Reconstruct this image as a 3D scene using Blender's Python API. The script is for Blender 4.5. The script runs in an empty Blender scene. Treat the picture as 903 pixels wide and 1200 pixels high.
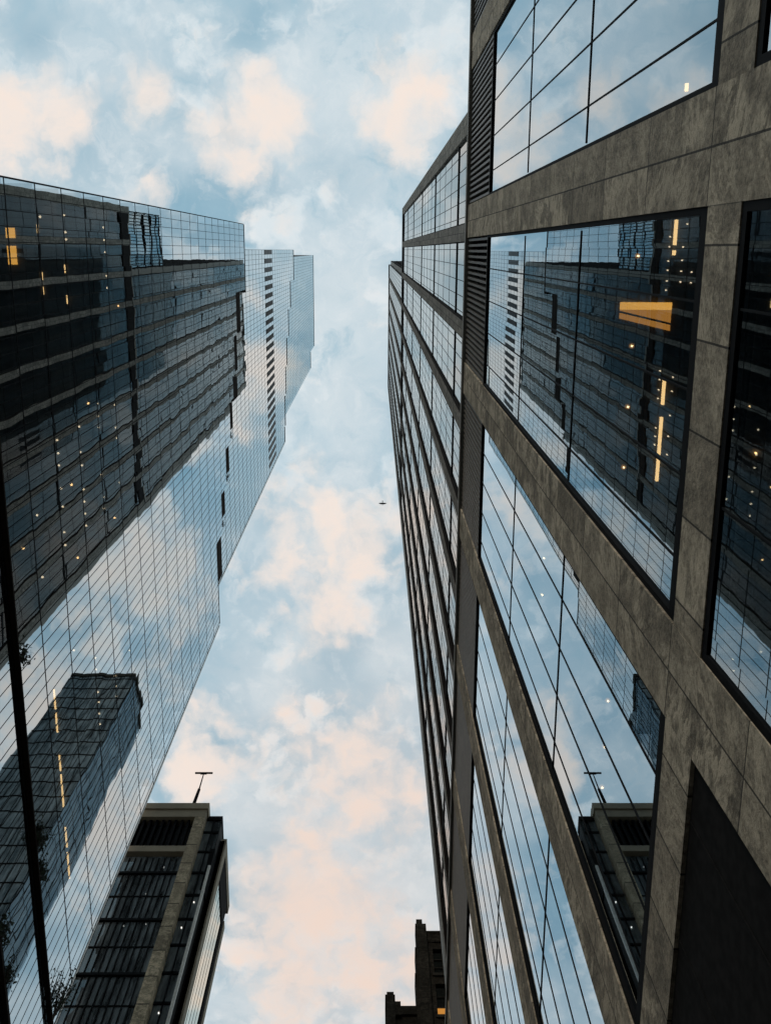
import bpy, math, random
from mathutils import Matrix, Vector

random.seed(7)
S = bpy.context.scene
COL = S.collection

# ------------------------------------------------------------------ camera
cam_d = bpy.data.cameras.new('camera')
cam = bpy.data.objects.new('camera', cam_d)
COL.objects.link(cam)
cam_d.sensor_fit = 'VERTICAL'
cam_d.sensor_height = 36.0
cam_d.sensor_width = 27.09
cam_d.lens = 35.4
cam_d.clip_start = 0.05
cam_d.clip_end = 3000
CX = Vector((0.99992333, -0.0062987, -0.01066118))       # camera right
CY = -Vector((0.00341087, 0.96776027, -0.25184999))      # camera up
CZ = -Vector((0.0119038, 0.25179432, 0.96770756))        # backwards
m = Matrix((CX, CY, CZ)).transposed().to_4x4()
m.translation = Vector((0, 0, 1.6))
cam.matrix_world = m
S.camera = cam

# ------------------------------------------------------------------ colour management
S.view_settings.view_transform = 'Standard'
S.view_settings.look = 'None'
S.view_settings.exposure = 0.0
S.view_settings.gamma = 1.0
S.view_settings.use_curve_mapping = False
S.render.engine = 'CYCLES'
S.cycles.max_bounces = 10
S.cycles.glossy_bounces = 8
S.cycles.transparent_max_bounces = 12
S.cycles.diffuse_bounces = 3
S.cycles.caustics_reflective = False
S.cycles.caustics_refractive = False
S.cycles.sample_clamp_indirect = 4.0

# ------------------------------------------------------------------ node helper
class N:
    def __init__(s, nt, dims='3D'): s.nt = nt; s.dims = dims; s.n = nt.nodes; s.l = nt.links
    def new(s, t, **kw):
        x = s.n.new(t)
        for k, v in kw.items(): setattr(x, k, v)
        return x
    def put(s, sock, v):
        if isinstance(v, bpy.types.NodeSocket): s.l.new(v, sock)
        elif isinstance(v, (tuple, list)) and sock.type == 'RGBA' and len(v) == 3: sock.default_value = (*v, 1)
        else: sock.default_value = v
    def math(s, op, a, b=0.0, c=0.0, clamp=False):
        x = s.new('ShaderNodeMath', operation=op, use_clamp=clamp)
        s.put(x.inputs[0], a); s.put(x.inputs[1], b); s.put(x.inputs[2], c)
        return x.outputs[0]
    def vec(s, op, a, b=(0, 0, 0), sc=None):
        x = s.new('ShaderNodeVectorMath', operation=op)
        s.put(x.inputs[0], a)
        if op != 'NORMALIZE' and op != 'SCALE': s.put(x.inputs[1], b)
        if sc is not None: s.put(x.inputs['Scale'], sc)
        return x.outputs['Value'] if op in ('LENGTH', 'DOT_PRODUCT', 'DISTANCE') else x.outputs[0]
    def comb(s, x, y, z):
        c = s.new('ShaderNodeCombineXYZ')
        s.put(c.inputs[0], x); s.put(c.inputs[1], y); s.put(c.inputs[2], z)
        return c.outputs[0]
    def sep(s, v):
        c = s.new('ShaderNodeSeparateXYZ'); s.put(c.inputs[0], v)
        return c.outputs[0], c.outputs[1], c.outputs[2]
    def noise(s, v, scale, detail=2.0, rough=0.5, dist=0.0, out='Fac', lac=2.0):
        x = s.new('ShaderNodeTexNoise', noise_dimensions=s.dims)
        s.put(x.inputs['Vector'], v); x.inputs['Scale'].default_value = scale
        x.inputs['Detail'].default_value = detail; x.inputs['Roughness'].default_value = rough
        x.inputs['Distortion'].default_value = dist; x.inputs['Lacunarity'].default_value = lac
        return x.outputs[out]
    def step(s, v, a, b, lo=0.0, hi=1.0):
        x = s.new('ShaderNodeMapRange', interpolation_type='SMOOTHSTEP')
        s.put(x.inputs[0], v); x.inputs[1].default_value = a; x.inputs[2].default_value = b
        x.inputs[3].default_value = lo; x.inputs[4].default_value = hi
        return x.outputs[0]
    def mix(s, f, a, b, blend='MIX'):
        x = s.new('ShaderNodeMix', data_type='RGBA', blend_type=blend)
        s.put(x.inputs[0], f); s.put(x.inputs[6], a); s.put(x.inputs[7], b)
        return x.outputs[2]

# ------------------------------------------------------------------ world: dusk sky with broken cloud
W = bpy.data.worlds.new('World'); S.world = W; W.use_nodes = True
W.cycles.sampling_method = 'MANUAL'; W.cycles.sample_map_resolution = 256
BLUE = 0.8
SUN_EL, SUN_AZ = math.radians(9), math.radians(200)
def build_sky():
    W.node_tree.nodes.clear()
    n = N(W.node_tree, '2D')
    sky = n.new('ShaderNodeTexSky', sky_type='NISHITA', sun_disc=False)
    sky.sun_elevation = SUN_EL; sky.sun_rotation = SUN_AZ
    sky.air_density = 1.2; sky.dust_density = 1.5; sky.ozone_density = 1.0
    d = n.vec('NORMALIZE', n.new('ShaderNodeTexCoord').outputs['Generated'])
    x, y, z = n.sep(d)
    zz = n.math('MAXIMUM', z, 0.12)
    u = n.math('DIVIDE', x, zz); v = n.math('DIVIDE', y, zz)
    p = n.comb(u, v, 0.0)                                   # the cloud layer seen as a flat ceiling
    wob = n.vec('SUBTRACT', n.noise(p, 6.0, 5.0, 0.6, out='Color'), (0.5, 0.5, 0.5))
    pw = n.vec('ADD', p, n.vec('SCALE', wob, sc=0.09))
    # where the big warm-lit banks lie (u, v, radius, weight) in the cloud layer
    banks = [(-.315, -.115, .055, 1), (-.215, -.14, .03, .8), (-.105, -.125, .05, .85), (.03, -.125, .04, .75),
             (-.09, .31, .06, .8), (-.03, .28, .055, .8), (-.12, .26, .04, .7), (-.045, .37, .05, .7),
             (-.02, .53, .055, .8), (0.0, .58, .05, .7), (-.19, .56, .05, 1), (-.19, .50, .04, .7), (-.09, .67, .07, .7),
             (-.05, .78, .10, .8), (.02, .315, .03, .6), (-.07, .22, .03, .5), (.26, .33, .07, 1), (.20, .40, .06, .8),
             (.16, .17, .05, .9), (.11, .12, .04, .8), (.28, .60, .07, 1), (.33, .45, .05, .7), (.13, .05, .03, .8), (.4, .5, .08, .6),
             (.45, .2, .1, .7), (-.45, .3, .1, .7), (.5, -.2, .1, .6), (-.3, .3, .06, .5), (.25,.80,.08,.8)]
    g = None
    for (bu, bv, r, w) in banks:
        q = n.vec('DISTANCE', pw, (bu, bv, 0))
        f = n.step(q, 0.0, r * 2.1, w, 0.0)
        g = f if g is None else n.math('MAXIMUM', g, f)
    # cottony puffs: fractal cells, soft edged
    def puffs(off, scale, det, sm):
        vo = n.new('ShaderNodeTexVoronoi', feature='SMOOTH_F1', voronoi_dimensions='2D')
        n.put(vo.inputs['Vector'], n.vec('ADD', pw2, off)); vo.inputs['Scale'].default_value = scale
        vo.inputs['Smoothness'].default_value = sm; vo.inputs['Detail'].default_value = det
        vo.inputs['Roughness'].default_value = 0.55; vo.inputs['Lacunarity'].default_value = 2.1
        return n.math('SUBTRACT', 1.0, vo.outputs['Distance'])
    wob2 = n.vec('SUBTRACT', n.noise(p, 16.0, 6.0, 0.62, out='Color'), (0.5, 0.5, 0.5))
    pw2 = n.vec('ADD', p, n.vec('SCALE', wob2, sc=0.045))
    pf = puffs((3.3, 1.9, 0), 15.0, 2.0, 0.75)
    # clear blue gaps between the banks
    gaps = [(-.265, -.085, .05, .55), (-.035, -.075, .035, .45), (-.075, .36, .05, .4), (-.10, .63, .05, .4), (.03, .31, .04, .35), (-.05, .45, .05, .3),
            (.165, .26, .06, .8), (.25, .285, .06, .7), (.185, .385, .04, .8), (.08, .09, .05, .5), (.12, .20, .04, .6), (.33, .36, .05, .6), (.21, .68, .05, .5), (.30, .12, .06, .5),
            (-.14, .33, .05, .6), (-.20, .40, .06, .5), (-.25, .55, .05, .5), (-.16, -.12, .05, .4)]
    hole = None
    for (bu, bv, r, w) in gaps:
        q = n.vec('DISTANCE', pw, (bu, bv, 0))
        f = n.step(q, 0.0, r * 1.9, w, 0.0)
        hole = f if hole is None else n.math('MAXIMUM', hole, f)
    n1 = n.noise(pw, 7.0, 7.0, 0.58)
    n2 = n.noise(n.vec('ADD', pw2, (3.1, 7.7, 0)), 30.0, 6.0, 0.62, 0.3)
    t_ = n.math('ADD', n.math('MULTIPLY', n.math('SUBTRACT', pf, 0.55), 0.75), n.math('MULTIPLY', n.math('SUBTRACT', n1, 0.5), 1.3))
    t_ = n.math('ADD', t_, n.math('MULTIPLY', n.math('SUBTRACT', n2, 0.5), 0.62))
    warm = n.step(n.math('ADD', n.math('SUBTRACT', n.math('MULTIPLY', g, 1.0), n.math('MULTIPLY', hole, 0.35)), t_), -0.06, 0.80)
    # thin veil, and the blue gaps between puffs
    n3 = n.noise(n.vec('ADD', pw, (9.4, 2.2, 0)), 11.0, 8.0, 0.60, 0.25)
    patch = n.step(n.noise(n.vec("ADD", p, (5.6, 1.9, 0)), 5.5, 3.0, 0.5), 0.40, 0.70)
    gap = n.math('ADD', n.math('MULTIPLY', n.math('SUBTRACT', 0.62, pf), 0.9), n.math('MULTIPLY', n.math('SUBTRACT', n3, 0.45), 2.5))
    rg = n.noise(n.vec('ADD', pw2, (2.6, 6.1, 0)), 7.5, 7.0, 0.6, 0.2)
    crack = n.math('SUBTRACT', 1.0, n.math('MULTIPLY', n.math('ABSOLUTE', n.math('SUBTRACT', rg, 0.5)), 13.0), clamp=True)
    gap = n.math('ADD', gap, n.math('MULTIPLY', n.math('MULTIPLY', crack, n.step(n.noise(pw, 5.0, 2.0), 0.4, 0.65)), 0.42))
    gap = n.math('ADD', gap, n.math('MULTIPLY', hole, 0.85))
    patch = n.math('MAXIMUM', patch, hole)
    blue = n.math('MULTIPLY', n.step(gap, 0.0, 0.54), n.math('ADD', 0.30, n.math('MULTIPLY', patch, 0.70)), clamp=True)
    blue = n.math('MULTIPLY', blue, n.math('SUBTRACT', 1.0, n.math('MULTIPLY', warm, 0.9)), clamp=True)
    K = 1 / 0.10
    veil = n.mix(n.step(n.noise(pw, 6.0, 6.0, 0.55), 0.30, 0.66), (0.59*K, .705*K, .77*K), (0.76*K, .82*K, .845*K))
    col = n.mix(n.math('MULTIPLY', blue, n.step(n.math('ABSOLUTE', u), 0.06, 0.22, BLUE, 1.0)), veil, n.mix(0.08, (0.255*K, .455*K, .58*K), sky.outputs[0]))
    # fine mackerel mottling over everything
    mot = n.noise(n.vec('ADD', pw2, (6.6, 3.3, 0)), 27.0, 7.0, 0.66, 0.5)
    mot2 = n.noise(n.vec('ADD', pw2, (1.2, 8.8, 0)), 13.0, 6.0, 0.6, 0.3)
    mo = n.math('ADD', n.math('MULTIPLY', n.math('SUBTRACT', mot, 0.5), 0.75), n.math('MULTIPLY', n.math('SUBTRACT', mot2, 0.5), 0.75))
    col = n.mix(n.step(mo, -0.02, 0.30, 0.0, 0.52), col, (0.80*K, .835*K, .85*K))
    col = n.mix(n.step(mo, 0.0, -0.30, 0.0, 0.66), col, (0.34*K, .525*K, .63*K))
    low = n.math('MULTIPLY', n.step(v, 0.15, 0.75), n.step(n.math('ABSOLUTE', u), 0.08, 0.22, 1.0, 0.25))                           # towards the end of the street the light is greyer and warmer
    peach = n.mix(low, (0.93*K, .80*K, .715*K), (0.87*K, .695*K, .60*K))
    shade = n.step(n.noise(n.vec('ADD', pw, (1.7, 4.9, 0)), 9.0, 6.0, 0.6), 0.4, 0.72)
    col = n.mix(n.math('MULTIPLY', shade, n.math('ADD', 0.1, n.math('MULTIPLY', low, 0.45))), col, (0.50*K, .58*K, .635*K))
    col = n.mix(n.math('MULTIPLY', low, 0.36), col, (0.76*K, .665*K, .615*K))
    col = n.mix(n.math('MULTIPLY', warm, n.step(mo, -0.25, 0.2, 0.70, 0.95)), col, peach)
    bg = n.new('ShaderNodeBackground'); n.put(bg.inputs[0], col); bg.inputs[1].default_value = 0.10
    n.l.new(bg.outputs[0], n.new('ShaderNodeOutputWorld').inputs[0])
build_sky()

# ------------------------------------------------------------------ sun, very soft: low behind cloud
sd = bpy.data.lights.new('sun', 'SUN'); sd.energy = 0.8; sd.angle = math.radians(12); sd.color = (1, .86, .72)
sun = bpy.data.objects.new('sun', sd); COL.objects.link(sun)
sv = Vector((math.sin(SUN_AZ) * math.cos(SUN_EL), math.cos(SUN_AZ) * math.cos(SUN_EL), math.sin(SUN_EL)))
sun.rotation_euler = sv.to_track_quat('Z', 'Y').to_euler()

# ------------------------------------------------------------------ materials
def mat(name):
    m_ = bpy.data.materials.new(name); m_.use_nodes = True; m_.node_tree.nodes.clear()
    return m_, N(m_.node_tree)
def finish(n, sh): n.l.new(sh, n.new('ShaderNodeOutputMaterial').inputs[0])
def plain(name, c, rough=0.6, metal=0.0, var=0.15, nscale=3.0, spec=0.5):
    m_, n = mat(name)
    pos = n.new('ShaderNodeNewGeometry').outputs['Position']
    k = n.step(n.noise(pos, nscale, 4.0, 0.6), 0.3, 0.7, 1 - var, 1 + var)
    b = n.new('ShaderNodeBsdfPrincipled')
    n.put(b.inputs['Base Color'], n.vec('SCALE', c, sc=k)); b.inputs['Roughness'].default_value = rough
    b.inputs['Metallic'].default_value = metal; b.inputs['Specular IOR Level'].default_value = spec
    finish(n, b.outputs[0]); return m_
def emit(name, c, s):
    m_, n = mat(name); e = n.new('ShaderNodeEmission'); n.put(e.inputs[0], c); e.inputs[1].default_value = s
    finish(n, e.outputs[0]); return m_

def stone(name, base, jy=None, jy0=0.0, jz=None, jz0=0.0, jw=0.009, spec=0.15):
    """Riven grey-brown granite cladding; joints every jy along the street and jz up the wall."""
    m_, n = mat(name)
    pos = n.new('ShaderNodeNewGeometry').outputs['Position']
    x, y, z = n.sep(pos)
    py = n.math('FLOOR', n.math('DIVIDE', n.math('SUBTRACT', y, jy0), jy)) if jy else 0.0
    pz = n.math('FLOOR', n.math('DIVIDE', n.math('SUBTRACT', z, jz0), jz)) if jz else 0.0
    wn = n.new('ShaderNodeTexWhiteNoise', noise_dimensions='3D'); n.put(wn.inputs['Vector'], n.comb(py, pz, 1.7))
    off = n.vec('SCALE', wn.outputs['Color'], sc=40.0)
    q = n.vec('ADD', pos, off)
    # every slab is cut its own way round
    sx, sy, sz = n.sep(wn.outputs['Color'])
    ang = n.math('MULTIPLY', sx, 3.1)
    ca = n.math('COSINE', ang); sa = n.math('SINE', ang)
    qx, qy, qz = n.sep(q)
    a1 = n.math('ADD', n.math('MULTIPLY', qy, ca), n.math('MULTIPLY', qz, sa))
    a2 = n.math('SUBTRACT', n.math('MULTIPLY', qz, ca), n.math('MULTIPLY', qy, sa))
    st = n.comb(qx, a1, n.math('MULTIPLY', a2, 2.2))          # streaks run one way across a slab
    wig = n.vec('ADD', st, n.vec('SCALE', n.noise(st, 2.6, 5.0, 0.65, out='Color'), sc=0.9))
    ridge = n.noise(wig, 2.3, 7.0, 0.60)
    veins = n.math('SUBTRACT', 1.0, n.math('MULTIPLY', n.math('ABSOLUTE', n.math('SUBTRACT', ridge, 0.5)), 8.0), clamp=True)
    veins = n.math('MULTIPLY', n.math('POWER', veins, 1.3), n.step(n.noise(q, 1.8, 5.0, 0.65), 0.38, 0.58))
    veins = n.math('MULTIPLY', veins, n.math('ADD', 0.45, sy), clamp=True)
    grain = n.noise(n.vec('MULTIPLY', q, (1, 1, 1)), 22.0, 7.0, 0.75)
    tone = n.math('ADD', n.math('MULTIPLY', n.math('SUBTRACT', wn.outputs['Value'], 0.5), 0.46), 1.0)
    tone = n.math('MULTIPLY', tone, n.step(grain, 0.30, 0.70, 0.50, 1.48))
    tone = n.math('MULTIPLY', tone, n.step(n.noise(q, 0.9, 3.0), 0.3, 0.7, 0.92, 1.08))
    # rain streaks
    tone = n.math('MULTIPLY', tone, n.step(n.noise(n.vec('MULTIPLY', pos, (9, 9, .35)), 1.0, 3.0), 0.35, 0.6, 0.86, 1.04))
    c = n.vec('SCALE', base, sc=tone)
    c = n.mix(n.math('MULTIPLY', veins, 0.8), c, tuple(b * 2.6 for b in base))
    dk = n.step(n.noise(n.vec('ADD', wig, (4.4, 1.2, 7.3)), 2.8, 7.0, 0.62), 0.50, 0.66)
    c = n.mix(n.math('MULTIPLY', dk, 0.16), c, tuple(b * .42 for b in base))
    hgt = n.math('ADD', n.math('MULTIPLY', grain, 0.5), n.math('MULTIPLY', ridge, 1.2))
    joint = None
    for (co, per, o) in ((y, jy, jy0), (z, jz, jz0)):
        if not per: continue
        a = n.math('ABSOLUTE', n.math('SUBTRACT', n.math('FRACT', n.math('ADD', n.math('DIVIDE', n.math('SUBTRACT', co, o), per), 0.5)), 0.5))
        a = n.math('LESS_THAN', n.math('MULTIPLY', a, per), jw)
        joint = a if joint is None else n.math('MAXIMUM', joint, a)
    if joint is not None:
        c = n.mix(n.math('MULTIPLY', joint, 0.85), c, (.008, .008, .008))
    b = n.new('ShaderNodeBsdfPrincipled'); n.put(b.inputs['Base Color'], c); b.inputs['Roughness'].default_value = 0.75; b.inputs['Specular IOR Level'].default_value = spec
    bump = n.new('ShaderNodeBump'); bump.inputs['Strength'].default_value = 0.6; bump.inputs['Distance'].default_value = 0.03
    n.put(bump.inputs['Height'], hgt); n.l.new(bump.outputs[0], b.inputs['Normal'])
    finish(n, b.outputs[0]); return m_

def glass(name, refl, tint, base=0.55, wob=0.004, cell_y=0.65, cell_z=3.953, y0=0.0, z0=0.0, soft=0.5, see=(.5, .55, .58), power=None, refl_fill=0.0):
    """Coated curtain-wall glass: mirrors the sky, lets some of the room through, each pane sits a hair out of true."""
    m_, n = mat(name)
    geo = n.new('ShaderNodeNewGeometry')
    x, y, z = n.sep(geo.outputs['Position'])
    wn = n.new('ShaderNodeTexWhiteNoise', noise_dimensions='3D')
    n.put(wn.inputs['Vector'], n.comb(n.math('FLOOR', n.math('DIVIDE', n.math('SUBTRACT', y, y0), cell_y)), n.math('FLOOR', n.math('DIVIDE', n.math('SUBTRACT', z, z0), cell_z)), n.math('FLOOR', x)))
    tilt = n.vec('SUBTRACT', wn.outputs['Color'], (.5, .5, .5))
    roll = n.vec('SUBTRACT', n.noise(geo.outputs['Position'], soft, 2.0, 0.5, out='Color'), (.5, .5, .5))
    nn = n.vec('ADD', geo.outputs['Normal'], n.vec('ADD', n.vec('SCALE', tilt, sc=wob), n.vec('SCALE', roll, sc=wob * 3)))
    nn = n.vec('NORMALIZE', nn)
    gl = n.new('ShaderNodeBsdfGlossy'); gl.inputs['Roughness'].default_value = 0.0
    n.put(gl.inputs['Color'], tint); n.put(gl.inputs['Normal'], nn)
    tr = n.new('ShaderNodeBsdfTransparent'); n.put(tr.inputs[0], see)
    lw = n.new('ShaderNodeFresnel'); lw.inputs['IOR'].default_value = 1.5
    r1 = lw.outputs[0]
    r2 = n.math('DIVIDE', n.math('MULTIPLY', r1, 2.0), n.math('ADD', r1, 1.0))      # two faces of the sheet
    if power:                                              # clear uncoated glass: mirror only at a glancing look
        cs = n.math('ABSOLUTE', n.vec('DOT_PRODUCT', geo.outputs['Incoming'], geo.outputs['Normal']))
        r2 = n.math('POWER', n.math('SUBTRACT', 1.0, cs), power)
    f = n.math('ADD', base, n.math('MULTIPLY', r2, 1 - base), clamp=True)
    f = n.math('MULTIPLY', f, refl)
    mx = n.new('ShaderNodeMixShader'); n.put(mx.inputs[0], f)
    n.l.new(tr.outputs[0], mx.inputs[1]); n.l.new(gl.outputs[0], mx.inputs[2])
    out = mx.outputs[0]
    if refl_fill:                                              # streaky matt grey put into the panes in place of reflected light
        df = n.new('ShaderNodeBsdfDiffuse')
        n.put(df.inputs[0], n.vec('SCALE', (.17, .19, .195), sc=n.step(n.noise(n.vec('MULTIPLY', geo.outputs['Position'], (1.6, 1.6, .22)), 1.0, 4.0, 0.65), 0.3, 0.72, 0.25, 2.2)))
        m2 = n.new('ShaderNodeMixShader'); m2.inputs[0].default_value = refl_fill
        n.l.new(out, m2.inputs[1]); n.l.new(df.outputs[0], m2.inputs[2]); out = m2.outputs[0]
    finish(n, out); return m_

STONE = (0.250, 0.214, 0.158)
M_PIER = stone('riven_stone_pier', STONE, 4.19, -0.757, 1.8, 2.3)
M_SPAN = stone('riven_stone_band', STONE, 0.7075, -0.05, 3.0, 0.9)
M_MIDPIER = stone('honed_stone_pier', (.155, .145, .125), 4.19, -0.757, 1.8, 2.3, jw=0.012)
M_COPING = plain('pale_stone_coping', (.24, .23, .20), 0.7)
M_LOUVRE = plain('bronze_louvre', (.115, .10, .082), 0.5, 0.0)
M_BLACK = plain('black_metal', (.005, .005, .0055), 0.75, spec=0.08)
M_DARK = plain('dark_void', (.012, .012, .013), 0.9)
M_REVEAL = plain('dark_bronze_and_reveal_shade', (.013, .011, .010), 0.8, spec=0.05)  # dark metal parts, and the pier sides with their shade in the colour
M_MULL = plain('dark_mullion', (.010, .011, .012), 0.8, spec=0.08)
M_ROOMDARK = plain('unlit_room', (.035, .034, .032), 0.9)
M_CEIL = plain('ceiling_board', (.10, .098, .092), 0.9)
M_LEDGE = plain('dark_brown_ledge', (.050, .040, .033), 0.9, spec=0.05)
M_CONC = plain('roof_concrete', (.12, .12, .115), 0.85)
M_BEIGE = plain('beige_stone', (.34, .275, .185), 0.75, nscale=0.4)
M_PALE = plain('pale_metal', (.85, .82, .74), 0.35)
M_OLD = stone('weathered_dark_masonry', (.030, .026, .020), 0.9, 0.0, 0.6, 0.0, spec=0.03)
M_OLDTRIM = plain('weathered_trim', (.045, .040, .031), 0.8, spec=0.1)
M_G_LEFT = glass('blue_curtain_glass', 0.97, (.77, .87, .92), 0.54, 0.0026, 0.65, 3.953, -2.82, 1.6 + 44.14, 0.35)
M_G_UP = glass('pale_curtain_glass', 0.97, (.90, .96, .98), 0.5, 0.0015, 0.65, 3.953, 0.08, 1.6 + 44.14, 0.35)
M_G_UP2 = glass('teal_curtain_glass', 0.95, (.70, .83, .88), 0.5, 0.0015, 0.65, 3.953, 0.08, 1.6 + 44.14, 0.35)
M_G_POD = glass('grey_coated_glass', 1.0, (.80, .90, .96), 0.40, 0.0010, 0.7075, 4.8, -0.05, 9.7, 0.3)
M_G_MID = glass('silver_coated_glass', 1.0, (.93, .95, .94), 0.03, 0.0016, 0.7075, 4.8, -0.05, 9.7, 0.3, power=6.5)
M_G_FAR = glass('dark_office_glass', 0.6, (.50, .60, .64), 0.45, 0.02, 1.2, 3.3, 0, 0, 0.4, refl_fill=.6)
M_G_SIDE = glass('grey_green_glass', 0.97, (.86, .86, .78), 0.7, 0.004, 1.2, 60, 0, 0, 0.3)
M_G_HID = glass('slate_glass', 0.5, (.5, .6, .62), 0.3, 0.012, 1.5, 3.8, 0, 0, 0.3, refl_fill=.7)
M_G_HID2 = glass('blue_slate_glass', 0.6, (.55, .68, .76), 0.5, 0.01, 1.5, 3.8, 0, 0, 0.3, refl_fill=.35)
M_G_OLD = glass('old_window_glass', 0.5, (.6, .6, .5), 0.4, 0.01, 1.0, 2.0, 0, 0, 0.5)
M_LAMP = emit('white_downlight', (1, .74, .46), 4.0)
M_LAMPW = emit('warm_downlight', (1, .55, .20), 8.0)
M_STRIP = emit('warm_strip_light', (1, .60, .24), 4.5)
M_PEND = emit('glowing_downlight', (1, .66, .30), 11.0)
M_PANEL = emit('lit_amber_soffit', (1, .46, .08), 3.0)
M_LIT = emit('lit_window_amber', (1, .42, .08), 0.55)
M_LEAF = plain('dark_leaf', (.030, .045, .020), 0.7, nscale=6)
M_TWIG = plain('brown_twig', (.05, .038, .028), 0.8)
M_BIRD = plain('dark_feather', (.02, .02, .022), 0.8)
M_ASPH = plain('asphalt', (.05, .05, .052), 0.9)
M_PAVE = plain('paving', (.22, .21, .20), 0.85)

# ------------------------------------------------------------------ mesh helper
class MB:
    def __init__(s): s.v = []; s.f = []; s.mi = []
    def box(s, x0, x1, y0, y1, z0, z1, mi=0):
        b = len(s.v)
        s.v += [(x0,y0,z0),(x1,y0,z0),(x1,y1,z0),(x0,y1,z0),(x0,y0,z1),(x1,y0,z1),(x1,y1,z1),(x0,y1,z1)]
        s.f += [(b,b+3,b+2,b+1),(b+4,b+5,b+6,b+7),(b,b+1,b+5,b+4),(b+1,b+2,b+6,b+5),(b+2,b+3,b+7,b+6),(b+3,b,b+4,b+7)]
        s.mi += [mi] * 6; return s
    def quad(s, a, b_, c, d, mi=0):
        b = len(s.v); s.v += [a, b_, c, d]; s.f.append((b, b+1, b+2, b+3)); s.mi.append(mi); return s
    def panex(s, x, y0, y1, z0, z1, face=1, mi=0):      # pane whose normal is +x (face=1) or -x
        if face > 0: return s.quad((x,y0,z0),(x,y1,z0),(x,y1,z1),(x,y0,z1), mi)
        return s.quad((x,y1,z0),(x,y0,z0),(x,y0,z1),(x,y1,z1), mi)
    def paney(s, y, x0, x1, z0, z1, mi=0):              # normal -y
        return s.quad((x0,y,z0),(x1,y,z0),(x1,y,z1),(x0,y,z1), mi)
    def tube(s, p, q, r0, r1, k=8, mi=0):
        p = Vector(p); q = Vector(q); d = (q - p).normalized()
        a = d.orthogonal().normalized(); c = d.cross(a); b = len(s.v)
        for (o, r) in ((p, r0), (q, r1)):
            for i in range(k):
                t = 2 * math.pi * i / k; s.v.append(tuple(o + (a * math.cos(t) + c * math.sin(t)) * r))
        for i in range(k): s.f.append((b+i, b+(i+1) % k, b+k+(i+1) % k, b+k+i)); s.mi.append(mi)
        s.f.append(tuple(b+i for i in reversed(range(k)))); s.f.append(tuple(b+k+i for i in range(k))); s.mi += [mi, mi]
        return s
    def build(s, name, mats, parent=None, origin=None):
        o_ = Vector(origin) if origin is not None else Vector((0, 0, 0))
        me = bpy.data.meshes.new(name)
        me.from_pydata([tuple(Vector(v) - o_) for v in s.v], [], s.f)
        for m_ in (mats if isinstance(mats, (list, tuple)) else [mats]): me.materials.append(m_)
        if max(s.mi, default=0): me.polygons.foreach_set('material_index', s.mi)
        me.update()
        o = bpy.data.objects.new(name, me); COL.objects.link(o)
        base = Vector((0, 0, 0))
        if parent is not None:
            o.parent = parent; base = world_of(parent)
        o.location = o_ - base
        return o
def world_of(o):
    t = Vector((0, 0, 0))
    while o is not None: t = t + o.location; o = o.parent
    return t
def thing(name, label, cat, loc, group=None):
    o = bpy.data.objects.new(name, None); COL.objects.link(o); o.location = loc
    o['label'] = label; o['category'] = cat
    if group: o['group'] = group
    return o
def tag(o, label, cat, group=None):
    o['label'] = label; o['category'] = cat
    if group: o['group'] = group
    return o
def dup(o, dx=0, dy=0, dz=0, parent=None):
    c = o.copy(); COL.objects.link(c); c.parent = parent if parent is not None else o.parent
    c.location = o.location + Vector((dx, dy, dz))
    for ch in [k for k in o.children]:
        g = ch.copy(); COL.objects.link(g); g.parent = c
    return c

# ------------------------------------------------------------------ ground
def ground():
    g = MB().box(-900, 900, -900, 900, -0.6, -0.004).build('ground', M_PAVE); g['kind'] = 'structure'
    r = MB().box(-11.5, -1.5, -120, 250, -0.003, 0.002).build('road', M_ASPH); r['kind'] = 'structure'
    for x0, x1 in ((-1.5, 2.45), (-15.3, -11.5)):
        p = MB().box(x0, x1, -120, 250, 0.0, 0.13).build('pavement', M_PAVE); p['kind'] = 'structure'
    mk = MB()
    for i in range(40): mk.box(-6.56, -6.44, -110 + i * 9, -107 + i * 9, 0.003, 0.006)
    q = mk.build('lane_marking', plain('road_paint', (.7, .7, .68), .7)); q['kind'] = 'structure'
ground()

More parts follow.
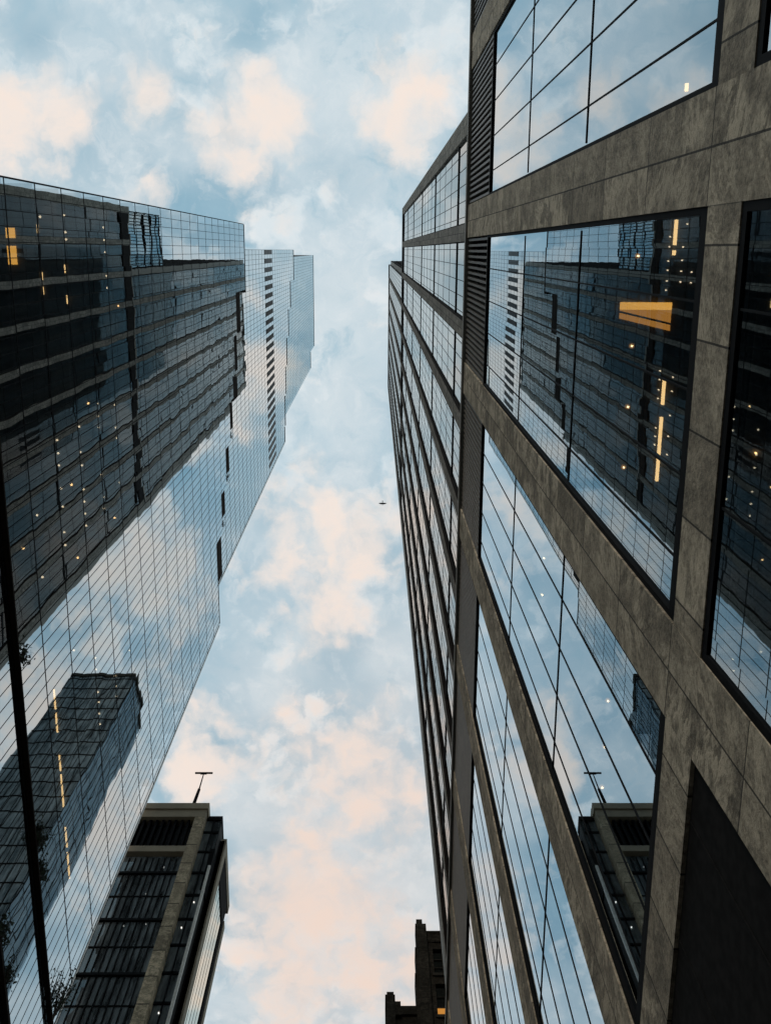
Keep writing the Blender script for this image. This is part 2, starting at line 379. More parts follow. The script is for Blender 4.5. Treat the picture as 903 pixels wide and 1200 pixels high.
# ------------------------------------------------------------------ right: stone clad tower
PX, MX = 2.5, 3.95                     # podium plane, tower plane
YN, YF = -22.0, 38.0
PER = 4.19; YC = -0.757
FL = [9.70, 14.5, 19.3, 24.85]         # podium floor heights
def yc(k): return YC + PER * k
def right_tower():
    T = thing('stone_tower', 'grey stone clad tower with dark framed glass bays rising right above the camera', 'building', (2.5, 8, 0))
    # --- podium piers
    hw = 0.42
    k0, k1 = -5, 9
    pier = None
    for k in range(k0, k1 + 1):
        if pier is None:
            pier = MB().box(PX, PX + .62, yc(k) - hw, yc(k) + hw, 0.13, 29.7).build('pier', M_PIER, T, (PX, yc(k), 0.13))
            p0 = k
        else: dup(pier, dy=(k - p0) * PER)
    W1 = None
    for k in range(k0, k1):
        a, b = yc(k) + hw, yc(k + 1) - hw
        if W1 is None:
            wa, wb = a, b
            sp = MB().box(PX + .003, PX + .55, a, b, 8.76, 9.475).build('stone_band', M_SPAN, T, (PX, a, 8.76))
            # upper window
            f = MB(); x0, x1 = PX + .025, PX + .14
            f.box(x0, x1, a, b, 9.477, 9.70); f.box(x0, x1, a, a + .055, 9.70, 24.80); f.box(x0, x1, b - .055, b, 9.70, 24.80); f.box(x0, x1, a, b, 24.80, 24.86)
            win = f.build('window', M_BLACK, T, (PX, a, 9.475))
            MB().panex(PX + .06, a + .055, b - .055, 9.70, 24.80, -1).build('pane', M_G_POD, win)
            mu = MB()
            y = -0.05 + .7075 * math.ceil((a + .2 + .05) / .7075)
            while y < b - .15:
                mu.box(PX + .052, PX + .10, y - .009, y + .009, 9.70, 24.80); y += .7075
            for z in FL[1:3]: mu.box(PX + .050, PX + .102, a + .09, b - .09, z - .018, z + .018)
            mu.build('glazing_bars', M_MULL, win)
            # louvre band above
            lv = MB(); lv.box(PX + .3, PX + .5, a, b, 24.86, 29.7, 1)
            n_ = 24
            for i in range(n_):
                yy = a + (i + .5) * (b - a) / n_
                lv.box(PX + .03, PX + .27, yy - .028, yy + .028, 24.9, 29.66, 0)
            lv.box(PX + .02, PX + .28, a, b, 24.86, 24.9, 0)
            for z in (26.5, 28.1): lv.box(PX + .15, PX + .2, a, b, z - .03, z + .03, 1)
            lou = lv.build('louvre', [M_LOUVRE, M_DARK], T, (PX, a, 24.86))
            # lower window
            f = MB(); x0, x1 = PX + .025, PX + .14
            x0 = PX + .012; f.box(x0, x1, a, b, 8.66, 8.755); f.box(x0, x1, a, a + .07, .6, 8.66); f.box(x0, x1, b - .07, b, .6, 8.66); f.box(x0, x1, a, b, .15, .6)
            lw = f.build('window', M_BLACK, T, (PX, a, .15))
            MB().panex(PX + .03, a + .07, b - .07, .6, 8.66, -1).build('pane', M_G_POD, lw)
            mu = MB()
            y = -0.05 + .7075 * math.ceil((a + .2 + .05) / .7075)
            while y < b - .15:
                mu.box(PX + .024, PX + .07, y - .009, y + .009, .6, 8.66); y += 1.415
            for z in (4.5,): mu.box(PX + .022, PX + .072, a + .07, b - .07, z - .018, z + .018)
            mu.build('glazing_bars', M_MULL, lw)
            W1 = (sp, win, lou, lw); kk = k
        else:
            d = (k - kk) * PER
            for i, o in enumerate(W1):
                if i == 3 and k == 1: continue
                dup(o, dy=d)
    # dark entrance recess in the second bay
    a, b = yc(1) + hw, yc(2) - hw
    e = MB(); e.box(PX + .04, PX + .1, a, b, .13, 8.757)
    for i in range(3): e.box(PX + .034, PX + .042, a + 1.1 * (i + .5), a + 1.1 * (i + .5) + .02, .13, 8.75)
    e.build('dark_panel', plain('dark_grey_panel', (.014, .0135, .013), .9, var=.3, nscale=9, spec=.05), T)
    e = MB(); e.box(PX + 1.6, PX + 1.7, a, b, .13, 8.5); e.box(PX + .3, PX + 1.7, a - .1, a, .13, 8.5); e.box(PX + .3, PX + 1.7, b, b + .1, .13, 8.5); e.box(PX + .3, PX + 1.7, a, b, 8.5, 8.6)
    MB().box(PX - .05, PX + .7, YN, YF, 29.7, 30.0).build('coping', M_COPING, T)
    # rooms behind the podium glass
    sl = MB().box(PX + .2, 9.0, YN, YF, 24.86, 25.3).build('floor_slab', M_CEIL, T, (PX, YN, 24.86))
    for z in (19.3, 14.5, 8.90): dup(sl, dz=z - .12 - 24.86 + (0 if z > 9 else -.0))
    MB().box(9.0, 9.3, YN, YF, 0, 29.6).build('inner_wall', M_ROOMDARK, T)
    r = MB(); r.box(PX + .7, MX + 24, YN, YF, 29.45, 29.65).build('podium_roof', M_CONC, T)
    MB().box(9.3, 30, YN, YF, 0, 29.4).build('podium_core', M_CONC, T)
    # lights in the near rooms
    def disc(x, y, z, r, m_, name='ceiling_light'):
        return MB().tube((x, y, z - .035), (x, y, z), r, r, 8).build(name, m_, T, (x, y, z))
    ZC = 14.378
    d0 = disc(3.62, .11, ZC, .008, M_LAMP); rows = [(3.62, t) for t in (-.18, -.06, .22, .35, .46, 1.46, 1.57, 1.70, 1.81, 2.19, 2.30, 2.41, 2.52)]
    rows += [(3.79, t) for t in (-.06, .10, .23, .36, 1.54, 1.72, 2.03, 2.30, 2.54, 2.66)] + [(3.92, .24), (3.92, .37), (3.82, -.33)]
    for x, y in rows: dup(d0, x - 3.62, y - .11)
    w0 = disc(4.76, 1.95, ZC, .011, M_LAMPW)
    for x, y in [(4.81,1.96),(4.77,2.11),(4.82,2.12),(4.76,2.43),(4.82,2.44),(4.76,2.59),(4.82,2.61),(4.77,2.91),(4.83,2.91),(4.76,3.08),(4.82,3.08),(4.8,3.24),(4.76,3.39),(4.84,3.39),(4.71,3.48),(4.76,3.48)]:
        dup(w0, x - 4.76, y - 1.95)
    v0 = disc(2.77, 1.41, 8.778, .008, M_LAMPW)
    p0_ = disc(3.24, .05, ZC, .014, M_PEND)
    MB().tube((3.24, .05, ZC - .02), (3.24, .05, ZC + .002), .034, .034, 10).build('lamp_halo', emit('painted_lamp_halo', (1, .45, .12), .8), p0_)  # dim glowing disc paints the halo of light round each downlight
    for y in (1.15, 1.92, 2.71, 6.0, 6.7, 7.33): dup(p0_, 0, y - .05)
    p1 = disc(3.11, 5.43, 19.178, .018, M_PEND); dup(p1, 0, .71)
    for (ya, yb) in ((-.38, -.08), (-.02, .04), (1.57, 1.89), (2.05, 2.89), (-1.93, -1.84)):
        MB().box(3.665, 3.70, ya, yb, ZC - .04, ZC).build('strip_light', M_STRIP, T, (3.68, ya, ZC))
    so = MB()
    def slab4(pts, z0, z1, mi):
        b_ = len(so.v); so.v += [(x, y, z0) for x, y in pts] + [(x, y, z1) for x, y in pts]
        so.f += [(b_, b_+3, b_+2, b_+1), (b_+4, b_+5, b_+6, b_+7)] + [(b_+i, b_+(i+1) % 4, b_+4+(i+1) % 4, b_+4+i) for i in range(4)]; so.mi += [mi] * 6
    slab4([(3.06, .61), (3.70, .61), (3.70, .70), (3.06, .70)], ZC - .05, ZC - .01, 0)
    slab4([(3.06, .703), (3.70, .703), (3.70, .86), (3.06, .715)], ZC - .04, ZC - .01, 1)
    slab4([(3.06, .72), (3.70, .865), (3.70, .88), (3.06, .735)], ZC - .06, ZC - .01, 2)
    slab4([(3.06, .74), (3.70, .885), (3.70, .96), (3.06, .81)], ZC - .04, ZC - .01, 1)
    so.build('lit_soffit', [M_PANEL, emit('dim_amber_soffit', (1, .40, .07), 1.4), M_BLACK], T)
    # --- tower shaft
    ROOF = 150.0; TOP = 289.5
    hm = 0.365
    shaft = MB().box(MX, MX + .6, yc(0) - hm, yc(0) + hm, 29.4, ROOF - .4).build('pier', M_MIDPIER, T, (MX, yc(0), 29.4))
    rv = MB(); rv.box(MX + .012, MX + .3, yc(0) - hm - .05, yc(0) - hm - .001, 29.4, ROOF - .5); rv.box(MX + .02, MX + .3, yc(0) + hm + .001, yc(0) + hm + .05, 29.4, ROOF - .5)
    rv.build('reveal', M_REVEAL, shaft)  # near-black strips on the pier flanks, their shade put into the colour
    for k in range(1, 10): dup(shaft, dy=k * PER)
    MB().box(MX - .002, MX + .6, -5.72, -4.82, 29.4, ROOF).build('corner_pier', stone('honed_corner_stone', (.165, .155, .130), 0.9, -5.27, 1.8, 2.3), T)
    ed = [-4.82] + [yc(k) for k in range(0, 10)]
    for i in range(10):
        a = ed[i] if i == 0 else ed[i] + hm; b = ed[i + 1] - hm
        p = MB().panex(MX + .13, a, b, 29.5, 146.5, -1).build('glazing', M_G_MID, T)
        mu = MB(); y = -0.05 + .7075 * math.ceil((a + .25) / .7075)
        while y < b - .1:
            mu.box(MX + .122, MX + .16, y - .015, y + .015, 29.5, 146.5); y += .7075
        z = 33.7; j = 0
        while z < 143:
            t = .17 if abs((z - 52.9) / 19.2 - round((z - 52.9) / 19.2)) < .05 else .04
            mu.box(MX + (.09 if t > .1 else .121), MX + .162, a, b, z - t, z + t); z += 4.8
        mu.build('glazing_bars', M_MULL, p)
    MB().box(MX + .02, MX + .5, -4.82, YF, 146.5, ROOF).build('crown_band', M_REVEAL, T)
    MB().box(MX - .02, MX + 24, -5.74, YF, ROOF, ROOF + .5).build('roof_coping', M_COPING, T)
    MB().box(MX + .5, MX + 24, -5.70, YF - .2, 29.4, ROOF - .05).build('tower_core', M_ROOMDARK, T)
    MB().box(MX - .004, MX + .7, YF - .6, YF + .3, 29.4, ROOF).build('corner_pier', M_COPING, T)
    # glazed plant screen on the roof of the lower shaft
    g_ = MB().panex(5.2, -5.3, 2.8, ROOF + .5, 178, -1).build('plant_screen', M_G_UP2, T)
    mu = MB()
    for i in range(18): mu.box(5.0, 5.19, -5.3 + i * .476 - .05, -5.3 + i * .476 + .05, ROOF + .5, 178)
    for z in (155, 160, 165, 170, 174.5, 177.8): mu.box(5.1, 5.19, -5.3, 2.8, z - .12, z + .12)
    mu.build('screen_fins', M_MULL, g_)
    MB().box(5.25, 24, -5.3, 2.8, ROOF + .5, 177.9).build('plant_room', M_ROOMDARK, T)
    # --- upper shaft, set back from the near end
    Z0 = ROOF + .5
    up = MB().box(MX, MX + .6, yc(2) - hm, yc(2) + hm, Z0, TOP - 1).build('pier', M_MIDPIER, T, (MX, yc(2), Z0))
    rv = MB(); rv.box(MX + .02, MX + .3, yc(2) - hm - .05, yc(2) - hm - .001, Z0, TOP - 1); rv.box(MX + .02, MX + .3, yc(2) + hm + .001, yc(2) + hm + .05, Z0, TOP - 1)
    rv.build('reveal', M_REVEAL, up)  # shade of the upper pier sides, again coloured in as dark strips
    for k in range(3, 10): dup(up, dy=(k - 2) * PER)
    ed = [3.9] + [yc(k) for k in range(2, 10)]
    for i in range(8):
        a = ed[i] if i == 0 else ed[i] + hm; b = ed[i + 1] - hm
        p = MB().panex(MX + .13, a, b, Z0, TOP - 1, -1).build('glazing', M_G_MID, T)
        mu = MB(); y = -0.05 + .7075 * math.ceil((a + .25) / .7075)
        while y < b - .1:
            mu.box(MX + .12, MX + .16, y - .02, y + .02, Z0, TOP - 1); y += .7075
        z = Z0 + 2
        while z < TOP - 2:
            t = .16 if (int((z - Z0) / 4.8) % 4 == 0) else .06
            mu.box(MX + .118, MX + .162, a, b, z - t, z + t); z += 4.8
        mu.build('glazing_bars', M_MULL, p)
    MB().box(MX - .02, 27.5, 3.88, YF, TOP - 1, TOP).build('roof_coping', M_COPING, T)
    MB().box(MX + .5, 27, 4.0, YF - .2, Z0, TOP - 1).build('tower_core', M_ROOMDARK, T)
    MB().box(MX - .003, MX + .7, YF - .6, YF + .3, Z0, TOP - 1).build('corner_pier', M_COPING, T)
    fin = MB(); fin.box(MX + .6, 26.5, 2.95, 3.86, Z0, TOP - .5, 1)
    z = Z0 + 2
    while z < TOP - 2: fin.box(MX + .55, 26.6, 2.9, 2.95, z - .25, z + .25, 0); z += 2.4
    for i in range(18): fin.box(MX + .9 + i * 1.3, MX + 1.05 + i * 1.3, 2.88, 2.95, Z0, TOP - .5, 0)
    fin.build('end_screen', [M_REVEAL, M_COPING], T)
right_tower()

# ------------------------------------------------------------------ left: stepped glass tower
LX = -15.4; FH = 3.953; FZ = 1.6 + 44.14
D = 15.4
def left_tower():
    T = thing('glass_tower', 'blue mirror glass tower with a stepped roof of planted terraces', 'building', (-22, 16, 0))
    YE = 36.5
    steps = [(-2.82, 4.7, 8.0), (4.7, 9.3, 7.45), (9.3, 13.4, 7.28), (13.4, 15.85, 7.17), (15.85, 20.2, 6.96), (20.2, 24.1, 6.70), (24.1, 28.1, 6.44), (28.1, YE, 6.175)]
    pn = MB(); mu = MB(); bk = MB()
    for (a, b, h) in steps:
        z = 1.6 + h * D
        pn.panex(LX, a, b, .5, z, 1)
        bk.box(-24, LX - 6.5, a, b, 0, z)
        bk.box(LX - 6.5, LX - .02, a, b, z - .4, z - .02)
        zz = FZ - FH * 11
        while zz < z - .3:
            mu.box(LX - .03, LX + .008, a, b, zz - .05, zz + .05); zz += FH
        y = -2.82 + .65 * math.ceil((a + 2.82) / .65 - 1e-6)
        while y < b - .01:
            mu.box(LX - .03, LX + .010, y - .016, y + .016, .5, z); y += .65
    g = pn.build('curtain_glass', M_G_LEFT, T)
    mu.build('glazing_grid', M_MULL, g)
    bk.build('tower_core', M_ROOMDARK, T)
    MB().box(LX - .15, LX + .012, -2.88, -2.82, .3, 1.6 + 8.0 * D + .3).build('corner_trim', M_BLACK, T)
    MB().box(LX - .25, LX + .03, YE, YE + .15, .3, 1.6 + 6.175 * D).build('corner_trim', M_PALE, T)
    s0 = MB().box(LX - 6.5, LX - .12, -2.8, YE - .1, FZ - .42, FZ).build('floor_slab', M_CEIL, T, (LX, -2.8, FZ))
    for k in list(range(-10, 0)) + list(range(1, 13)): dup(s0, dz=k * FH)
    for i, (a, b, h) in enumerate(steps[1:5]): pass
    # dark open loggias that cap the steps
    logg = [(-2.82, 5.0, 8.0, 8.06, .0), (4.7, 9.2, 7.45, 7.68, .1), (9.3, 13.2, 7.28, 7.44, .1), (13.9, 16.2, 7.17, 7.40, .1), (16.2, 18.9, 6.96, 7.10, 0), (20.2, 22.9, 6.70, 6.86, 0), (24.1, 26.6, 6.44, 6.60, 0), (28.1, 32.2, 6.175, 6.38, 0), (32.2, YE, 6.175, 6.21, 0)]
    for (a, b, h0, h1, q) in logg:
        MB().box(LX - .8, LX - .01, a, b, 1.6 + h0 * D, 1.6 + h1 * D).build('parapet', M_LEDGE, T, (LX, a, 1.6 + h0 * D))
    # ledges
    MB().box(LX - .02, LX + .23, -2.9, YE, 1.6 + 40.44, 1.6 + 40.56).build('ledge', M_LEDGE, T)
    MB().box(LX - .02, LX + .19, -2.9, YE, 1.6 + 35.65, 1.6 + 35.77).build('ledge', M_LEDGE, T)
    # lights inside, in rows just under the slabs
    d0 = MB().tube((-16.36, 0, 56), (-16.36, 0, 56.03), .06, .06, 8).build('ceiling_light', M_LAMP, T, (-16.36, 0, 56.03))
    def put(z, ys):
        for y in ys:
            if random.random() < .18: continue
            dup(d0, random.uniform(-.02, .02), y, z - 56.03)
    put(65.05, [-1.21, -.48, .23, .91, 1.64, 2.36, 3.07, 9.57, 10.29, 11.02, 11.7, 14.6, 15.3, 26.2, 27.0, 27.8])
    put(61.09, [8.91, 9.66, 10.34, 13.2, 13.88, 14.6, 15.31, 26.29, 27.0, 27.7])
    put(57.14, [-1.66, -.81, -.44, 8.91, 9.61, 10.34, 11.04, 11.8, 13.18, 13.9, 14.61, 15.31, 23.41, 24.14, 25.59, 26.25, 26.99, 27.69])
    put(53.19, [-1.47, 3.13, 8.87, 9.63, 10.32, 10.97, 12.2, 13.19, 14.59, 15.3, 21.3])
    put(49.23, [-1.36, 3.15, 12.61, 15.78])
    COL.objects.unlink(d0); bpy.data.objects.remove(d0)
    w = MB().tube((-15.8, 12.0, 53.16), (-15.8, 12.0, 53.19), .06, .06, 8).build('ceiling_light', M_LAMPW, T, (-15.8, 12.0, 53.19))
    for (y, z) in ((3.43, 65.05), (15.9, 61.09), (13.1, 45.28), (8.3, 57.14), (16.0, 53.19)): dup(w, .04, y - 12, z - 53.19)
    for (x, ya, yb, z) in ((-16.25, 21.8, 22.9, 49.23), (-16.25, 23.1, 24.2, 49.23), (-16.25, 25.5, 26.4, 49.23), (-16.25, 26.6, 28.5, 49.23), (-16.25, 29.7, 30.9, 49.23), (-16.25, 31.2, 32.8, 49.23),
                     (-16.53, -1.15, -.7, 53.19), (-16.5, 1.13, 1.55, 53.19), (-16.5, 1.84, 2.25, 53.19), (-16.5, .86, 1.3, 57.14), (-16.5, 2.46, 2.91, 57.14)):
        MB().box(x - .04, x + .04, ya, yb, z - .05, z).build('strip_light', M_STRIP, T, (x, ya, z))
    for (ya, yb) in ((-.87, -.42), (-.08, .75)):
        MB().box(-16.7, -16.3, ya, yb, 49.15, 49.23).build('lit_soffit', M_PANEL, T, (-16.5, ya, 49.23))
    return T
left_tower()

def tall_tower():
    T = thing('tall_glass_tower', 'pale taller glass tower with one dotted column of dark vent panels, behind the stepped roof', 'building', (-25, 16, 0))
    X = LX - .9
    def skin(x, steps, m_, nm):
        pn = MB(); mu = MB(); bk = MB()
        for (a, b, h) in steps:
            z = 1.6 + h * -x
            pn.panex(x, a, b, 90, z, 1)
            bk.box(x - 9, x - .3, a, b, 60, z - .05)
            zz = FZ + FH * 12
            while zz < z - .3: mu.box(x - .03, x + .008, a, b, zz - .07, zz + .07); zz += FH
            y = .08 + .65 * math.ceil((a - .08) / .65 - 1e-6)
            while y < b - .01: mu.box(x - .03, x + .010, y - .018, y + .018, 90, z); y += .65
            mu.box(x - .2, x + .06, a, b, z, z + .35)
        g = pn.build(nm, m_, T); mu.build('glazing_grid', M_MULL, g)
        bk.build('tower_core', M_ROOMDARK, T)
    F = -X
    skin(X, [(.08, 6, 12.85), (6, 11, 12.3), (11, 16, 11.95), (16, 21, 11.65), (21, 26, 11.45), (26, 31.5, 11.3), (31.5, 2.1 * F, 11.2)], M_G_UP, 'curtain_glass')
    skin(X - .6, [(1.5, 1.62 * F, 17.0), (1.62 * F, 1.885 * F, 16.0)], M_G_UP2, 'upper_curtain_glass')
    v0 = MB(); v0.box(X + .005, X + .04, .1, .78, 1.6 + 9.47 * F, 1.6 + 10.15 * F)
    v = v0.build('vent_panel', plain('grey_vent_panel', (.055, .052, .048), .5), T, (X, .1, 1.6 + 9.47 * F))
    for i in range(1, 26): dup(v, dy=1.30 * i)
    MB().box(X - .3, X + .05, 2.1 * F, 2.1 * F + .12, 60, 1.6 + 11.2 * F).build('corner_trim', M_PALE, T)
tall_tower()

# ------------------------------------------------------------------ end of the street, left: office block with roof mast
def far_block():
    T = thing('office_block', 'dark glass office block with beige stone frame and a mast on its flat roof', 'building', (-20, 55, 0))
    H = 81.6; Y = 48.0
    xr = -14.5; x0 = -38.0
    # stone frame: pilaster, cornice, bands
    MB().box(xr - .85, xr, Y - .35, Y + 1.0, 0, H - 2.0).build('pilaster', stone('beige_block_stone', (.33, .265, .178), 20, 0, 2.6, 0, jw=.05), T)
    MB().box(x0, xr, Y - .36, Y + 1.0, H - 2.0, H - .9).build('cornice_band', M_BEIGE, T)
    MB().box(x0, xr + .1, Y - .5, Y + 1.2, H - .9, H).build('cornice', M_BEIGE, T)
    MB().box(x0, xr - .85, Y - .3, Y + .8, H - 7.1, H - 6.3).build('stone_band', M_BEIGE, T)
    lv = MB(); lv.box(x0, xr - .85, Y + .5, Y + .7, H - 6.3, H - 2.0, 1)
    x = x0
    while x < xr - 1.0: lv.box(x, x + .22, Y - .05, Y + .35, H - 6.3, H - 2.0, 0); x += .55
    lv.build('louvre', [M_BLACK, M_DARK], T)
    pn = MB().paney(Y + .2, x0, xr - .85, 0, H - 7.1).build('glazing', M_G_FAR, T)
    mu = MB(); z = H - 9.5; i = 0
    while z > 0:
        big = i % 2 == 0
        mu.box(x0, xr - .85, Y + (.0 if big else .12), Y + .24, z - (.12 if big else .05), z + (.12 if big else .05)); z -= 2.9; i += 1
    x = x0
    while x < xr - .9: mu.box(x - .04, x + .04, Y + .12, Y + .23, 0, H - 7.4); x += .48
    mu.build('glazing_bars', M_MULL, pn)
    MB().box(x0, xr, Y + 1.0, Y + 14, 0, H - .6).build('block_core', M_ROOMDARK, T)
    # dark glass strip and the paler corner beside the pilaster
    xs = -13.2
    g = MB().paney(Y + .6, xr, xs, 0, H - 1.2).build('strip_glazing', M_G_FAR, T)
    mu = MB(); z = H - 3
    while z > 0: mu.box(xr, xs, Y + .5, Y + .65, z - .12, z + .12); z -= 2.9
    mu.box(xr + .6, xr + .7, Y + .5, Y + .65, 0, H - 1.2)
    mu.build('glazing_bars', M_MULL, g)
    MB().box(xr - .05, xs + .02, Y + .45, Y + 3, H - 1.2, H - .6).build('strip_cap', M_BLACK, T)
    MB().box(xs - .10, xs + .10, Y + .40, Y + .62, 0, H - 8).build('corner_trim', M_PALE, T)  # sky reflection along the glass edge, put in as a pale strip
    MB().box(xs - .3, xs + .1, Y + .52, Y + 1.6, H - 11, H - 5.5).build('corner_box', M_BLACK, T)
    MB().box(xr, xs + .0, Y + .75, Y + 3, 0, H - 1.3).build('strip_core', M_ROOMDARK, T)
    # side wing facing the street
    C = 79.4; xc = -12.75; ya, yb = Y + 1.7, Y + 8.4
    MB().box(xs - .2, xc - .02, ya, ya + .3, 0, C - .3).build('wing_return', M_REVEAL, T)
    w = MB().panex(xc, ya + .9, yb - 1.3, 0, C - 4.2, 1).build('wing_glazing', M_G_SIDE, T)
    mu = MB(); y = ya + .9
    while y < yb - 1.3: mu.box(xc - .03, xc + .01, y - .03, y + .03, 0, C - 4.2); y += .85
    z = 3
    mu.build('glazing_bars', M_MULL, w)
    fr = MB(); fr.box(xc - .3, xc + .12, ya, ya + .9, 0, C); fr.box(xc - .3, xc + .121, yb - .7, yb, 0, C - 3); fr.box(xc - .3, xc + .119, ya + .9, yb, C - 1.1, C)
    fr.build('wing_frame', M_BEIGE, T)
    fr = MB(); fr.box(xc - .3, xc + .06, yb - 1.3, yb - .7, 0, C - 1.1); fr.box(xc - .3, xc + .06, ya + .9, yb - 1.3, C - 4.2, C - 1.1)
    fr.build('wing_louvre', M_REVEAL, T)
    MB().box(x0 + 4, xc - .31, ya + .3, yb, 0, C - .3).build('wing_core', M_ROOMDARK, T)
    # lit ceilings
    d = MB().box(-19, -18.93, Y + .5, Y + .6, 61, 61.06).build('ceiling_light', emit('dim_office_light', (1, .95, .85), 1.6), T, (-19, Y + .5, 61))
    for (x, z) in ((-17.6, 70), (-16.9, 73.5), (-20.3, 61), (-21.4, 61), (-18.1, 61), (-16.8, 66.4), (-22.6, 61), (-18.4, 66.2), (-20.9, 66.2), (-14.1, 66), (-13.7, 69), (-17.2, 52.6), (-14.0, 57.4)): dup(d, x + 19, 0, z - 61)
    # roof kit
    ms = MB(); bx, by = -16.4, Y + 1.4
    ms.tube((bx, by, H - 1), (bx, by, H + 3.4), .12, .10); ms.tube((bx, by, H + 3.2), (bx + .05, by, H + 5.6), .17, .14); ms.tube((bx + .05, by, H + 5.6), (bx, by, H + 8.6), .07, .05)
    ms.box(bx - .85, bx + .85, by - .07, by + .07, H + 8.6, H + 8.74); ms.box(bx - .3, bx + .3, by - .05, by + .05, H + 8.45, H + 8.6)
    ms.build('mast', M_REVEAL, T)
    vt = MB(); vt.tube((-17.6, Y + .6, H), (-17.6, Y + .6, H + .55), .09, .09); vt.tube((-17.6, Y + .6, H + .5), (-17.6, Y + .6, H + .75), .14, .1)
    vt.build('roof_vent', M_BEIGE, T)
    for i in range(7):
        x = -20.2 - i * .33
        MB().tube((x, Y + .1, H + .16), (x + .3, Y + .1, H + .16), .22, .22, 10).build('roof_duct', M_REVEAL, T, (x, Y + .1, H))
far_block()

# ------------------------------------------------------------------ end of the street, right: old masonry tower
def old_tower():
    T = thing('masonry_tower', 'dark old masonry tower with stepped parapets and one amber lit window', 'building', (9, 56, 0))
    Y = 52.0; H = 70.1; xl = 3.45; z1 = 62.3; x1 = 1.0; xr = 15.0
    def part(n, m_, *b): return MB().box(*b).build(n, m_, T)
    part('buttress', M_OLD, xl - .05, xl + .8, Y - .38, Y + .7, 0, H + .45)
    part('buttress_cap', M_OLD, xl + .05, xl + .52, Y - .33, Y + .28, H + .45, H + 1.05)
    part('buttress', M_OLD, xl - .17, xl - .05, Y - .28, Y + 1, 0, H - 2.2)
    part('buttress', M_OLD, xl - .28, xl - .17, Y - .24, Y + 1, 0, H - 5.0)
    part('parapet', M_OLD, xl + .8, xr, Y - .07, Y + .28, H - 1.3, H - .28)
    part('coping', M_OLDTRIM, xl + .8, xr, Y - .14, Y + .28, H - .28, H - .1)
    part('wall', M_OLD, xl + .8, xr, Y + .38, Y + 8, 0, H - .6)
    wx = [(xl + 1.2, xl + 2.65), (xl + 3.3, xl + 4.75), (xl + 5.4, xl + 6.85)]
    rows = [(H - 4.8, H - 2.0), (H - 9.0, H - 5.8), (H - 13.5, H - 10.3), (H - 18, H - 14.8)]
    x = xl + .8; front = MB()
    for (a, b) in wx + [(xr, xr)]:
        front.box(x, a, Y, Y + .38, 0, H - 1.3); x = b
    front.build('pier', M_OLD, T)
    for (a, b) in wx:
        zt = H - 1.3; sp = MB()
        for (c, d) in rows:
            sp.box(a, b, Y + .05, Y + .38, d, zt); zt = c
        sp.box(a, b, Y + .05, Y + .38, 0, zt)
        sp.build('spandrel', M_OLD, T)
        for ri, (c, d) in enumerate(rows):
            f = MB(); f.box(a - .15, b + .15, Y - .12, Y + .14, c - .28, c - .02); f.box((a + b) / 2 - .05, (a + b) / 2 + .05, Y + .15, Y + .24, c, d)
            for t in (.3, .62): f.box(a, b, Y + .16, Y + .23, c + (d - c) * t - .035, c + (d - c) * t + .035)
            wf = f.build('window', M_OLDTRIM, T)
            MB().paney(Y + .25, a, b, c + (.95 if ri == 1 and a < xl + 2 else 0), d).build('pane', M_G_OLD, wf)
            if ri == 1 and a < xl + 2: MB().box(a, b, Y + .24, Y + .27, c, c + .95).build('lit_pane', M_LIT, wf)
    part('wing_wall', M_OLD, x1, xl + .5, Y + .1, Y + 7, 0, z1 - .75)
    part('wing_parapet', M_OLD, x1 + .66, xl + .4, Y - .1, Y + .38, z1 - 1.2, z1 - .38)
    part('wing_buttress', M_OLD, x1 - .05, x1 + .66, Y - .33, Y + 1, 0, z1 + .47)
    part('wing_buttress_cap', M_OLD, x1 + .07, x1 + .57, Y - .28, Y + .28, z1 + .47, z1 + .8)
    part('wing_step', M_OLD, x1 + .66, x1 + 1.05, Y - .24, Y + .5, z1 - 1.4, z1 - .1)
old_tower()

# ------------------------------------------------------------------ slab tower on the right, seen only in the mirror glass
def mirrored_tower():
    T = thing('slate_tower', 'slate coloured glass slab tower standing on the right beyond the stone tower', 'building', (15, 78, 0))
    H = 167.0; Y = 72.6; Y2 = 83.0; xa, xb = 10.4, 22.3
    MB().box(xa + .4, xb, Y + .4, Y2, 0, H).build('tower_core', plain('slate_panel', (.045, .05, .052), .7), T)
    f = MB().paney(Y + .2, xa, xb, 0, H - 1).build('front_glazing', M_G_HID, T)
    g = MB().panex(xa + .2, Y, Y2, 0, H - 1, -1).build('side_glazing', M_G_HID2, T)
    mu = MB(); mg = MB(); z = 5
    while z < H - 2:
        mu.box(xa, xb, Y + .1, Y + .25, z - .07, z + .07); mg.box(xa + .18, xa + .21, Y, Y2, z - .05, z + .05); z += 3.9
    for i in range(9): mu.box(xa + i * 1.38 - .04, xa + i * 1.38 + .04, Y + .15, Y + .25, 0, H)
    for i in range(7): mg.box(xa + .16, xa + .22, Y + i * 1.45 - .03, Y + i * 1.45 + .03, 0, H)
    mu.build('glazing_bars', M_MULL, f); mg.build('glazing_bars', M_MULL, g)
    MB().box(xa, xb, Y, Y2, H - 1, H).build('roof_coping', M_OLDTRIM, T)
mirrored_tower()

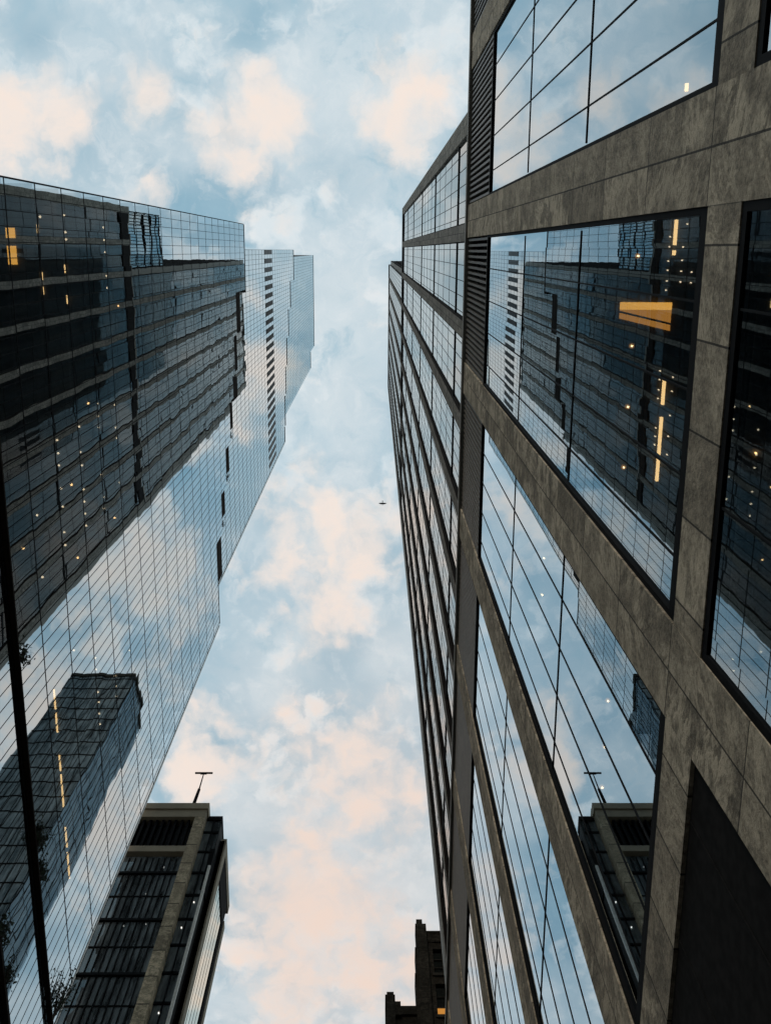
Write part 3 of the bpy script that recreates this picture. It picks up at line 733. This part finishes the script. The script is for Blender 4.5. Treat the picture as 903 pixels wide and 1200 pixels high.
# ------------------------------------------------------------------ planting on the terraces
def shrub(name, x, y, z, h, w, n, label, twiggy=False, seed=0):
    r = random.Random(seed)
    T = thing(name, label, 'shrub', (x, y, z), 'terrace plants on the stepped glass tower')
    st = MB(); lf = MB()
    for i in range(7 if not twiggy else 16):
        a = r.uniform(0, 6.28); d = r.uniform(.2, 1) * w
        tip = (x + math.cos(a) * d * .5, y + math.sin(a) * d, z + h * r.uniform(.6, 1.0))
        st.tube((x, y, z), tip, .03, .008, 5)
        for j in range(n // (7 if not twiggy else 16)):
            t = r.uniform(.25, 1.05)
            c = Vector((x, y, z)).lerp(Vector(tip), t) + Vector((r.gauss(0, .09), r.gauss(0, .16), r.gauss(0, .14)))
            s_ = r.uniform(.05, .12); u = Vector((r.gauss(0, 1), r.gauss(0, 1), r.gauss(0, 1))).normalized(); v_ = u.orthogonal().normalized()
            lf.quad(tuple(c - u * s_), tuple(c + v_ * s_ * .5), tuple(c + u * s_), tuple(c - v_ * s_ * .5))
    st.build('stem', M_TWIG, T); lf.build('foliage', M_LEAF, T)
LZ = 1.6 + 40.56
shrub('shrub', LX + .2, 17.2, LZ, .9, .55, 150, 'low shrub on the dark ledge, nearest the corner of the dark reflection', seed=1)
shrub('shrub', LX + .2, 26.3, LZ, 1.1, 1.0, 320, 'bushy dark shrub spilling halfway along the dark brown ledge', seed=2)
shrub('shrub', LX + .2, 27.8, LZ, .8, .8, 200, 'smaller shrub next to the bushy one on the dark brown ledge', seed=3)
shrub('shrub', LX + .2, 35.6, LZ, 3.0, .9, 300, 'tall twiggy bush at the far end of the dark brown ledge', True, 4)
shrub('shrub', LX + .2, 27.5, 1.6 + 35.77, 1.0, .9, 220, 'bush on the lower ledge at the left edge of the photo', seed=5)
shrub('shrub', LX + .2, 29.5, 1.6 + 35.77, .9, .8, 200, 'last bush along the lower ledge, in the bottom left corner', seed=6)
for i, (y, h, lab) in enumerate(((19.6, 6.96, 'small plant on the terrace step just below the dark reflection'),
                                 (23.5, 6.70, 'small plant on the middle one of the three planted terrace steps'),
                                 (27.3, 6.44, 'small plant on the terrace step above the longest dark parapet'))):
    shrub('shrub', LX - .1, y, 1.6 + h * D, 1.3, .45, 130, lab, seed=10 + i)

# ------------------------------------------------------------------ a bird high over the street
def bird():
    c = Vector((.64, 17.3, 70.5))
    b = MB()
    prof = [(-.17, .012), (-.11, .03), (-.02, .048), (.07, .042), (.12, .03), (.16, .028), (.19, .012), (.215, .003)]
    k = 8; base = 0
    for i, (t, r) in enumerate(prof):
        for j in range(k):
            a = 2 * math.pi * j / k; b.v.append(tuple(c + Vector((r * math.cos(a), t, r * .9 * math.sin(a)))))
    for i in range(len(prof) - 1):
        for j in range(k): b.f.append((i*k+j, i*k+(j+1) % k, (i+1)*k+(j+1) % k, (i+1)*k+j)); b.mi.append(0)
    def wing(s):
        pts = [(.03, .08, .02), (.16, .11, .05), (.30, .06, .05), (.42, -.03, .03), (.30, -.03, .045), (.16, -.05, .045), (.03, -.06, .01)]
        n0 = len(b.v)
        for dz in (.006, -.006):
            for (x, y, z) in pts: b.v.append(tuple(c + Vector((s * x, y, z + dz))))
        n = len(pts)
        b.f.append(tuple(range(n0, n0 + n))); b.f.append(tuple(reversed(range(n0 + n, n0 + 2 * n)))); b.mi += [0, 0]
        for i in range(n): b.f.append((n0 + i, n0 + (i + 1) % n, n0 + n + (i + 1) % n, n0 + n + i)); b.mi.append(0)
    wing(1); wing(-1)
    n0 = len(b.v)
    for dz in (.005, -.005):
        for (x, y) in ((-.015, -.14), (.015, -.14), (.06, -.27), (-.06, -.27)): b.v.append(tuple(c + Vector((x, y, dz))))
    b.f += [(n0, n0+1, n0+2, n0+3), (n0+7, n0+6, n0+5, n0+4)]; b.mi += [0, 0]
    for i in range(4): b.f.append((n0+i, n0+(i+1) % 4, n0+4+(i+1) % 4, n0+4+i)); b.mi.append(0)
    b.v = [tuple(c + (Vector(v) - c) * .72) for v in b.v]
    o = b.build('bird', M_BIRD, None, tuple(c))
    tag(o, 'tiny dark bird gliding with spread wings across the open sky', 'bird')
bird()
